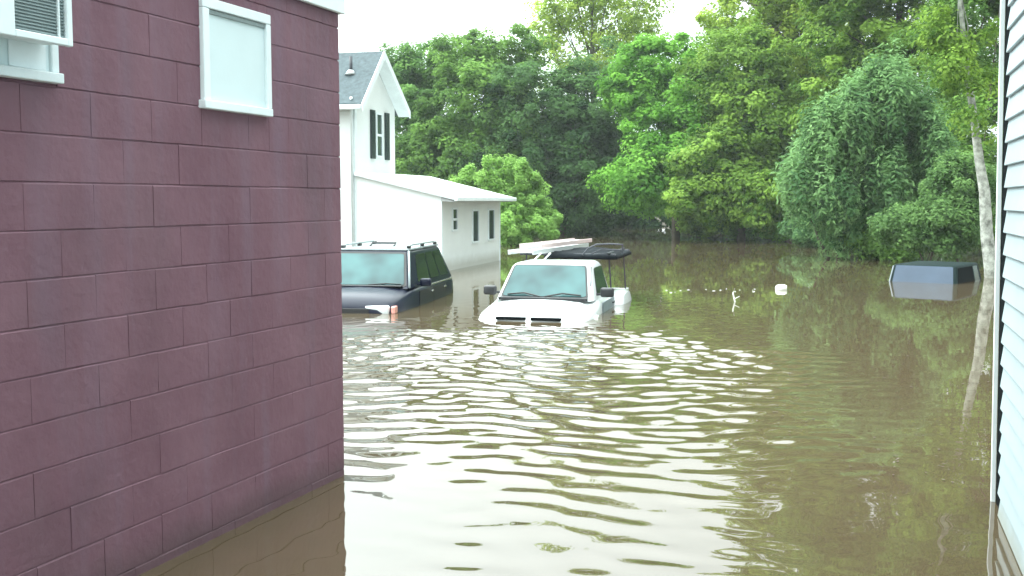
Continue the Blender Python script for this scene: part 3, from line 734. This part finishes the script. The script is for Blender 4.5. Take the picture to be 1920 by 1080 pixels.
def tree(name, label, cat, base, ells, n_clump, per, leaf, m, bark=M_bark, trunk_r=.22, stems=1, group=None, trunk_top=None, limbs=9, bend=None, limb_from=.35, **kw):
    rng = random.Random(hash_(label))
    t = thing(name, label, cat, (base[0], base[1], -1.0), 0, group)
    el = [(e[0] - base[0], e[1] - base[1], e[2] + 1.0, *e[3:]) for e in ells]
    obm('crown', leaves_mesh('crown', el, n_clump, per, leaf, m, **kw), m, t)
    top = max(el, key=lambda e: e[2]); mid = np.mean([[e[0], e[1], e[2]] for e in el], axis=0)
    for s in range(stems):
        bm = bmesh.new()
        ox = rng.uniform(-.5, .5) if stems > 1 else 0; oy = rng.uniform(-.4, .4) if stems > 1 else 0
        tgt = Vector((top[0], top[1], top[2])) if stems == 1 else Vector(el[s % len(el)][:3])
        if bend: pts = [Vector(p) - Vector((base[0], base[1], -1.0)) for p in bend]
        else:
            p0 = Vector((ox, oy, 0)); pts = []
            for k in range(7):
                f = k / 6; pts.append(p0.lerp(tgt, f ** 1.15 if False else f) * 1.0)
                pts[-1].z = tgt.z * f; pts[-1].x += rng.uniform(-.12, .12) * (k > 0) * (1 - f * .3); pts[-1].y += rng.uniform(-.12, .12) * (k > 0)
        rads = [trunk_r * (1 - .82 * k / (len(pts) - 1)) * (1.25 if k == 0 else 1) for k in range(len(pts))]
        tube(bm, pts, rads, 9)
        tk = obj('trunk', bm, bark, t, True)
        bm = bmesh.new(); got = 0
        for q in range(limbs):
            e = el[(q + s) % len(el)]; f = rng.uniform(limb_from, max(.85, limb_from + .1)); i = min(int(f * (len(pts) - 1)), len(pts) - 2)
            st_ = pts[i].lerp(pts[i + 1], f * (len(pts) - 1) - i)
            en = Vector((e[0] + rng.uniform(-.75, .75) * e[3], e[1] + rng.uniform(-.75, .75) * e[4], e[2] + rng.uniform(-.3, .75) * e[5]))
            mdl = st_.lerp(en, .5) + Vector((rng.uniform(-.2, .2), rng.uniform(-.2, .2), .12 * (en - st_).length * .5))
            rr = rads[i] * .42; tube(bm, [st_, mdl, en], [rr, rr * .6, rr * .18], 5); got += 1
        if got: obj('limbs', bm, bark, tk, True)
        else: bm.free()
    return t
def hash_(s):
    h = 0
    for ch in s: h = (h * 31 + ord(ch)) % 1000003
    return h

L_mid = leaf_mat('mid_green_leaf', (.065, .145, .032), (.22, .40, .08))
L_cool = leaf_mat('cool_green_leaf', (.065, .155, .045), (.21, .39, .10))
L_dark = leaf_mat('deep_green_leaf', (.035, .085, .032), (.12, .24, .07))
L_bright = leaf_mat('fresh_green_leaf', (.075, .21, .025), (.25, .52, .08), .52)
L_yel = leaf_mat('yellow_green_leaf', (.17, .27, .04), (.46, .60, .11), .55)
L_olive = leaf_mat('olive_leaf', (.07, .16, .026), (.30, .47, .08))
L_grey = leaf_mat('grey_green_leaf', (.07, .165, .06), (.25, .43, .16))
L_lime = leaf_mat('lime_leaf', (.17, .33, .06), (.34, .56, .15), .5)
L_bush = leaf_mat('bush_leaf', (.07, .15, .045), (.20, .35, .11))

def B(px, D): p = at(px, 430, D); return (p.x, p.y)
GB = 'broadleaf trees at the far edge of the flood'
tree('broadleaf_tree', 'mid green tree rising just behind the white gable', 'tree', B(785, 62), [pe(750, 135, 50, 45, 62), pe(800, 130, 60, 50, 62), pe(775, 225, 80, 85, 61), pe(790, 320, 80, 70, 60)], 330, 75, .20, L_cool, group=GB)
tree('broadleaf_tree', 'round topped mid green tree between the gable and the airy tall tree', 'tree', B(890, 60), [pe(880, 120, 80, 55, 60), pe(955, 105, 65, 50, 60), pe(900, 210, 120, 90, 59), pe(850, 300, 100, 80, 58), pe(960, 300, 90, 80, 58)], 520, 75, .20, L_mid, group=GB)
tree('airy_tree', 'tallest thin crowned tree against the sky with gaps between its branches', 'tree', B(1110, 66), [pe(1080, 10, 90, 60, 66), pe(1160, 40, 80, 70, 66), pe(1030, 60, 45, 50, 66), pe(1110, -60, 80, 60, 66), pe(1110, 120, 100, 60, 66), pe(1205, 10, 40, 50, 66)], 330, 34, .22, L_yel, trunk_r=.25, limbs=22, group=GB, clump_r=.75, shell=.3)
tree('broadleaf_tree', 'dark shaded tree right behind the lime bush and the pickup', 'tree', B(1050, 57), [pe(1000, 215, 110, 90, 57), pe(1080, 300, 100, 110, 57), pe(970, 330, 110, 80, 56), pe(1120, 190, 80, 90, 58), pe(1150, 310, 70, 100, 59)], 560, 75, .20, L_dark, group=GB)
tree('broadleaf_tree', 'fresh green tree with layered boughs in the middle of the wood', 'tree', B(1270, 53), [pe(1250, 120, 90, 50, 53), pe(1310, 190, 100, 70, 52), pe(1235, 250, 60, 50, 51), pe(1220, 340, 85, 55, 50), pe(1290, 300, 80, 80, 50), pe(1190, 170, 50, 40, 52)], 520, 80, .19, L_bright, group=GB, shell=.7)
tree('broadleaf_tree', 'olive green tree with trailing outer twigs left of the grey green willow', 'tree', B(1390, 50), [pe(1390, 140, 95, 80, 50), pe(1420, 240, 110, 80, 49), pe(1350, 310, 90, 70, 48), pe(1420, 370, 80, 55, 47), pe(1310, 375, 60, 40, 47)], 560, 80, .18, L_olive, group=GB, droop=.6)
tree('tall_tree', 'high yellow green tree left of the top of the pale trunk', 'tree', B(1470, 54), [pe(1420, 40, 90, 60, 54), pe(1500, 90, 110, 90, 54), pe(1500, -40, 110, 90, 54), pe(1540, -190, 130, 110, 54), pe(1560, 200, 100, 90, 54)], 640, 70, .20, L_yel, trunk_r=.3, group=GB)
tree('tall_tree', 'tall dense dark green tree above the grey green willow', 'tree', B(1680, 46), [pe(1640, 60, 130, 100, 46), pe(1740, 130, 110, 120, 45), pe(1640, -90, 160, 110, 46), pe(1700, -260, 170, 120, 46), pe(1600, 180, 110, 90, 46), pe(1730, 280, 100, 100, 44)], 900, 72, .18, L_olive, trunk_r=.35, group=GB)
tree('tall_tree', 'dark tree crowding behind the pale trunk at the right', 'tree', B(1880, 38), [pe(1850, 60, 110, 140, 38), pe(1880, 250, 100, 120, 37), pe(1880, -120, 150, 150, 38), pe(1900, -330, 170, 140, 38), pe(1830, 380, 80, 70, 36)], 800, 72, .15, L_mid, trunk_r=.3, group=GB)
tree('pale_trunk_tree', 'leaning tree with pale peeling trunk beside the right building', 'tree', water_b := (11.3, 25.2), [pe(1800, -90, 130, 60, 25.5), pe(1830, -230, 200, 100, 25.5), pe(1800, 60, 75, 55, 25.4), pe(1815, 150, 50, 30, 25.7), pe(1822, 200, 30, 40, 24.7), pe(1850, 270, 22, 24, 24.8), pe(1790, 120, 35, 30, 24.8), pe(1900, -160, 110, 120, 26)], 330, 75, .10, L_olive, bark=M_pale_bark, limbs=5, trunk_r=.18, limb_from=.86,
     bend=[(11.5, 25.2, -1), tuple(at(1858, 500, 25.2)), tuple(at(1850, 440, 25.2)), tuple(at(1846, 360, 25.2)), tuple(at(1836, 300, 25.2)), tuple(at(1826, 220, 25.3)), tuple(at(1812, 120, 25.4)), tuple(at(1800, 0, 25.5)), tuple(at(1795, -150, 25.6))], clump_r=.4)
plumes = []
for (cx, cy, n_) in ((1510, 330, 2), (1550, 270, 3), (1590, 225, 3), (1640, 200, 3), (1690, 225, 3), (1735, 270, 3), (1570, 355, 2), (1640, 345, 3), (1705, 350, 3), (1560, 415, 1), (1680, 420, 2)):
    for q in range(n_): plumes.append(pe(cx + random.uniform(-25, 25), cy + random.uniform(-25, 30), random.uniform(22, 38), random.uniform(45, 75), 34 + random.uniform(-1.2, 1), 1.0))
tree('willow', 'feathery grey green willow with upright tips left of the drowned car', 'tree', B(1610, 34), plumes, 1000, 50, .10, L_grey, stems=5, trunk_r=.08, limbs=6, clump_r=.42, aspect=3.0, upright=.7, flat=1, shell=.3)
tree('shrub', 'green bush hanging over the water behind the drowned car', 'bush', B(1760, 30), [pe(1760, 420, 75, 50, 30), pe(1800, 360, 60, 70, 30.5), pe(1700, 430, 55, 35, 30)], 300, 70, .10, L_bush, stems=3, trunk_r=.05, limbs=4, clump_r=.35, group='bushes at the water edge')
lime = [pe(935, 375, 50, 45, 44), pe(985, 400, 45, 50, 44), pe(1005, 430, 38, 25, 43), pe(950, 425, 60, 40, 43)]
for (cx, cy, rx, ry) in ((880, 330, 14, 16), (905, 312, 12, 22), (930, 322, 14, 26), (955, 318, 12, 26), (978, 326, 14, 28), (1002, 345, 14, 28), (1022, 375, 12, 24), (1035, 415, 14, 18), (860, 345, 14, 12), (915, 340, 20, 22), (965, 345, 22, 24)):
    lime.append(pe(cx, cy, rx, ry, 44 + random.uniform(-.8, .8)))
tree('shrub', 'lime green bush behind the low end of the white house', 'bush', B(955, 44), lime, 380, 70, .12, L_lime, stems=3, trunk_r=.06, limbs=5, clump_r=.26, shell=.4, upright=.3, group='bushes at the water edge')
for i, (cx, cy, rx, ry, D, m, lab) in enumerate((
        (1085, 405, 60, 40, 58, L_dark, 'dark bush right above the ladders on the pickup'),
        (1310, 405, 45, 32, 53, L_olive, 'olive bush left of the two at the middle of the far water edge'),
        (1375, 400, 50, 38, 51, L_mid, 'mid green bush at the far water edge, middle one of the row'),
        (1450, 405, 50, 35, 48, L_bright, 'fresh green bush at the far water edge beside the willow'),
        (1530, 425, 45, 30, 42, L_grey, 'small grey bush at the left foot of the willow'),
        (1660, 450, 60, 30, 33, L_mid, 'low bush under the right side of the willow'))):
    p = at(cx, cy, D)
    tree('shrub', lab, 'bush', (p.x, p.y), [pe(cx, cy, rx, ry, D), pe(cx + rx * .4, cy + ry * .4, rx * .7, ry * .7, D - .5)], 130, 70, .003 * D, m, stems=2, trunk_r=.05, limbs=3, clump_r=.4, group='bushes at the water edge')
# far woods closing the view (reads as one mass)
ells = []
for x in np.arange(-60, 75, 5.0):
    h = random.uniform(6, 9.5) + (5 if x > 12 else 0) - (1.5 if x < -4 else 0)
    ells.append((x + random.uniform(-1.5, 1.5), 72 + random.uniform(-2, 3), h * .5, 3.8, 3.0, h * .55, 1))
for x in np.arange(-62, 78, 3.5):
    ells.append((x, 75.5 + random.uniform(-.5, 1), 1.3, 2.8, 1.5, 2.4, 1.3)); ells.append((x, 80, 3, 3.2, 1.5, 3.5, 1))
fw = obm('far_woods', leaves_mesh('far_woods', ells, 6200, 44, .34, L_dark, clump_r=.9, shell=.5), L_dark)
tag(fw, 'far mass of dark green woodland closing the view', 'woods', kind='stuff')

bm = bmesh.new(); rs = random.Random(9)
wl_ = Vector((math.sin(A_L), math.cos(A_L), 0)); nl_ = Vector((math.cos(A_L), -math.sin(A_L), 0))
for k in range(170):
    if k < 0: q = CL - wl_ * rs.uniform(0, 2.4) + nl_ * (.02 + abs(rs.gauss(0, .06)))
    else:
        q = Vector((rs.uniform(1.9, 3.0), 0, 0)); q.y = rs.uniform(6.5, 17); q.x += (q.y - 6) * rs.uniform(0, .5)
    a0 = rs.uniform(0, 6.28); l_ = rs.uniform(.006, .022); u = Vector((math.cos(a0), math.sin(a0), 0)) * l_; v = Vector((-math.sin(a0), math.cos(a0), 0)) * l_ * .45
    bm.faces.new([bm.verts.new(Vector((q.x, q.y, .007)) + d) for d in (-u, v, u, -v)])
tag(obj('leaf_litter', bm, M_bark), 'small leaves and flecks drifting on the brown water', 'litter', kind='stuff')

# thin humid air
hz = bpy.data.materials.new('haze'); hz.use_nodes = True; hn = hz.node_tree.nodes; hn.clear()
ho = hn.new('ShaderNodeOutputMaterial'); hv = hn.new('ShaderNodeVolumePrincipled'); hv.inputs['Color'].default_value = (.86, .95, .93, 1)
hv.inputs['Density'].default_value = .0006; hz.node_tree.links.new(hv.outputs[0], ho.inputs['Volume'])
bm = bmesh.new(); bx(bm, -950, 950, -350, 1250, -2.3, 34); tag(obj('haze', bm, hz), 'thin humid air over the flood', 'haze', kind='stuff')

# ------------------------------------------------------------------ floating things
def debris(name, label, cat, px, py, size, m):
    p = at(px, py, 1); t_ = -EYE / (p.z - EYE); X, Y = p.x * t_, t_
    bm = bmesh.new(); bmesh.ops.create_icosphere(bm, subdivisions=2, radius=size)
    for v in bm.verts: v.co = Vector((v.co.x * 1.0, v.co.y * .8, v.co.z * .9)) * random.uniform(.85, 1.12)
    for v in bm.verts: v.co.z = min(v.co.z, size * .6)
    o = obj(name, bm, m, None, True); o.location = (X, Y, .03); tag(o, label, cat); return o
debris('floating_bag', 'pale crumpled bag floating in open water left of the drowned car', 'bag', 1465, 543, .12, M_foam)
bm = bmesh.new(); tube(bm, [(0, 0, -.8), (.02, 0, .0), (-.02, 0, .16), (.015, .02, .24)], [.018, .016, .012, .006], 6)
o = obj('broken_branch', bm, M_foam, None, True)
bm = bmesh.new(); tube(bm, [(0, 0, .05), (.10, 0, .10)], [.01, .005], 5); obj('twig', bm, M_foam, o)
p = at(1376, 566, 1); t_ = -EYE / (p.z - EYE); o.location = (p.x * t_, t_, 0)
tag(o, 'pale broken branch poking up from the water left of the floating bag', 'branch')
# thin drifting scum line
bm = bmesh.new()
rs = random.Random(3)
for k in range(16):
    f = rs.random(); px_c = 1190 + 250 * f + rs.uniform(-3, 3); py_c = 550 - 6 * math.sin(f * 3) + rs.uniform(-5, 5)
    p = at(px_c, py_c, 1); t_ = -EYE / (p.z - EYE); X, Y = p.x * t_, t_
    n = 6; r_ = rs.uniform(.006, .028)
    vs = [bm.verts.new((X + r_ * math.cos(a) * rs.uniform(.6, 1.6), Y + r_ * math.sin(a) * rs.uniform(.6, 1.2), .006)) for a in [2 * math.pi * j / n for j in range(n)]]
    c_ = bm.verts.new((X, Y, .012))
    for j in range(n): bm.faces.new((vs[j], vs[(j + 1) % n], c_))
tag(obj('foam', bm, M_foam, None, True), 'thin line of scum drifting on the calm water', 'foam', kind='stuff')
